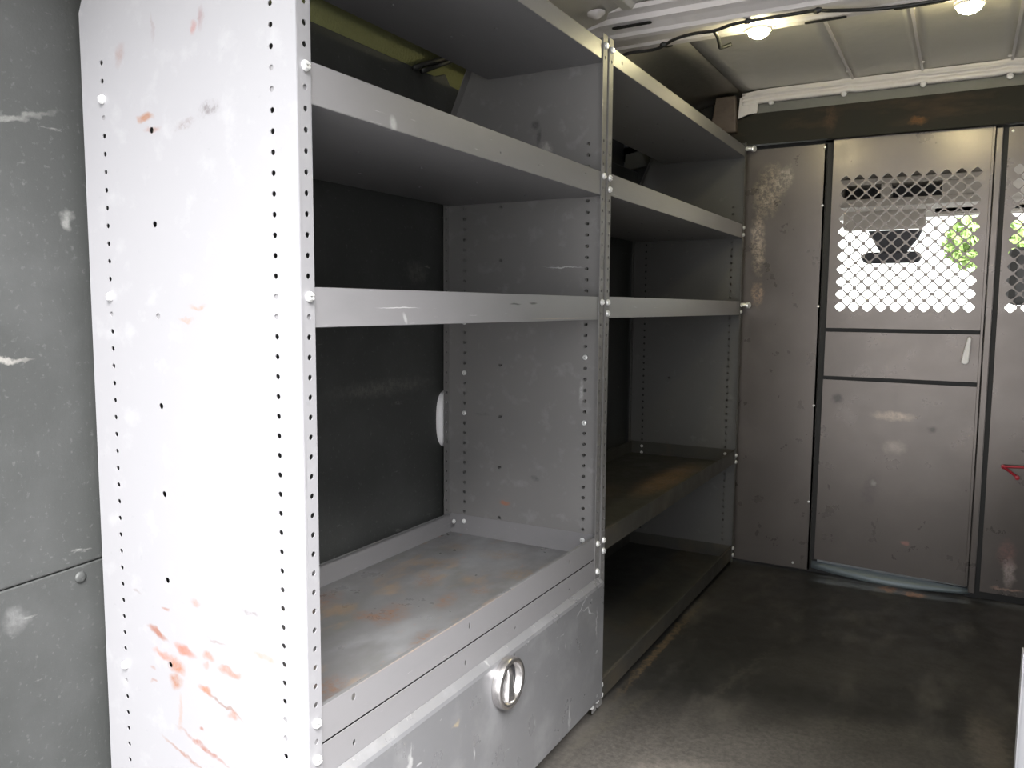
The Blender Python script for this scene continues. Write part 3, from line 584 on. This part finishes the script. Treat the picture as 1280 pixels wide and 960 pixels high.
# ------------------------------------------------------------------ outside
bm = bmesh.new(); box(bm, -60, 60, -60, 80, -.62, -.55); tag(link('ground', bm, M['ground']), kind='structure')
def tree(x, y, h, r, label, seed):
    rnd = random.Random(seed); t = empty('leafy_tree', (x, y, -.55), label, 'tree', )
    bm = bmesh.new(); tube(bm, [(x, y, -.55), (x+.05, y, h*.4), (x-.05, y, h*.8)], [.14, .1, .05], 8); link('trunk', bm, M['bark'], t)
    bm = bmesh.new()
    for k in range(2600):
        a = rnd.uniform(0, 6.28); b_ = math.acos(rnd.uniform(-1, 1)); rad = r*rnd.uniform(.4, 1)**.5*(1+.25*math.sin(a*3+seed))
        c = Vector((x+rad*math.cos(a)*math.sin(b_), y+rad*math.sin(a)*math.sin(b_), h*.62+rad*.75*math.cos(b_)))
        u = Vector((rnd.gauss(0, 1), rnd.gauss(0, 1), rnd.gauss(0, 1))).normalized(); w = u.orthogonal().normalized(); s_ = rnd.uniform(.08, .16)
        bm.faces.new([bm.verts.new(c+u*s_), bm.verts.new(c+w*s_*.5), bm.verts.new(c-u*s_), bm.verts.new(c-w*s_*.5)])
    link('foliage', bm, M['leaf'], t)
tree(1.15, 26, 4.6, .95, 'bright green tree outside, seen at the right side of the door mesh', 3)
tree(4.6, 30, 6.0, 1.6, 'bright green tree outside, seen through the far right mesh panel', 5)

# ------------------------------------------------------------------ light, world, camera
w = bpy.data.worlds.new('overcast_sky'); scn.world = w; w.use_nodes = True
nt = w.node_tree; bg = nt.nodes['Background']
tc = nt.nodes.new('ShaderNodeTexCoord'); sx = nt.nodes.new('ShaderNodeSeparateXYZ'); nt.links.new(tc.outputs['Generated'], sx.inputs[0])
rp = nt.nodes.new('ShaderNodeValToRGB'); nt.links.new(sx.outputs['Z'], rp.inputs[0]); cr = rp.color_ramp
cr.elements[0].position = 0.0; cr.elements[0].color = (1.0, .98, .95, 1); cr.elements[1].position = .85; cr.elements[1].color = (.36, .40, .46, 1)
e_ = cr.elements.new(.22); e_.color = (.72, .73, .74, 1)
nt.links.new(rp.outputs[0], bg.inputs[0]); bg.inputs[1].default_value = 1.8          # bright hazy horizon, dimmer overhead
def portal(loc, rot, sx, sy):
    l = bpy.data.lights.new('opening_portal', 'AREA'); l.shape = 'RECTANGLE'; l.size = sx; l.size_y = sy; l.cycles.is_portal = True
    o = bpy.data.objects.new('opening_portal', l); o.location = loc; o.rotation_euler = rot; col.objects.link(o)
portal((.4, -.36, .7), (math.pi/2, 0, 0), 1.9, 2.6)
sl = bpy.data.lights.new('hazy_sun', 'SUN'); sl.energy = 6.3; sl.angle = math.radians(32); sl.color = (1, .985, .97)
so = bpy.data.objects.new('hazy_sun', sl); col.objects.link(so)
_el, _az = math.radians(48), math.radians(-45)      # behind the van and to its right
so.rotation_euler = Vector((math.sin(_az)*math.cos(_el), math.cos(_az)*math.cos(_el), -math.sin(_el))).to_track_quat('-Z', 'Y').to_euler()
cam = bpy.data.cameras.new('camera'); co = bpy.data.objects.new('camera', cam); col.objects.link(co); scn.camera = co
cam.sensor_width = 36; cam.lens = 36*1004.78/1280; cam.clip_start = .02; cam.clip_end = 300
yaw, pit, rol = .5098, .0965, .0066
Fv = Vector((-math.sin(yaw)*math.cos(pit), math.cos(yaw)*math.cos(pit), -math.sin(pit))); Rv = Vector((math.cos(yaw), math.sin(yaw), 0)); Uv = Rv.cross(Fv)
R2 = Rv*math.cos(rol)+Uv*math.sin(rol); U2v = -Rv*math.sin(rol)+Uv*math.cos(rol)
mtx = Matrix((R2, U2v, -Fv)).transposed().to_4x4(); mtx.translation = Vector((.716, -.7447, TOP-.3658)); co.matrix_world = mtx
vs = scn.view_settings; scn.display_settings.display_device = 'sRGB'
vs.view_transform = 'Standard'; vs.look = 'None'; vs.gamma = 1; vs.use_curve_mapping = False; vs.exposure = 1.2
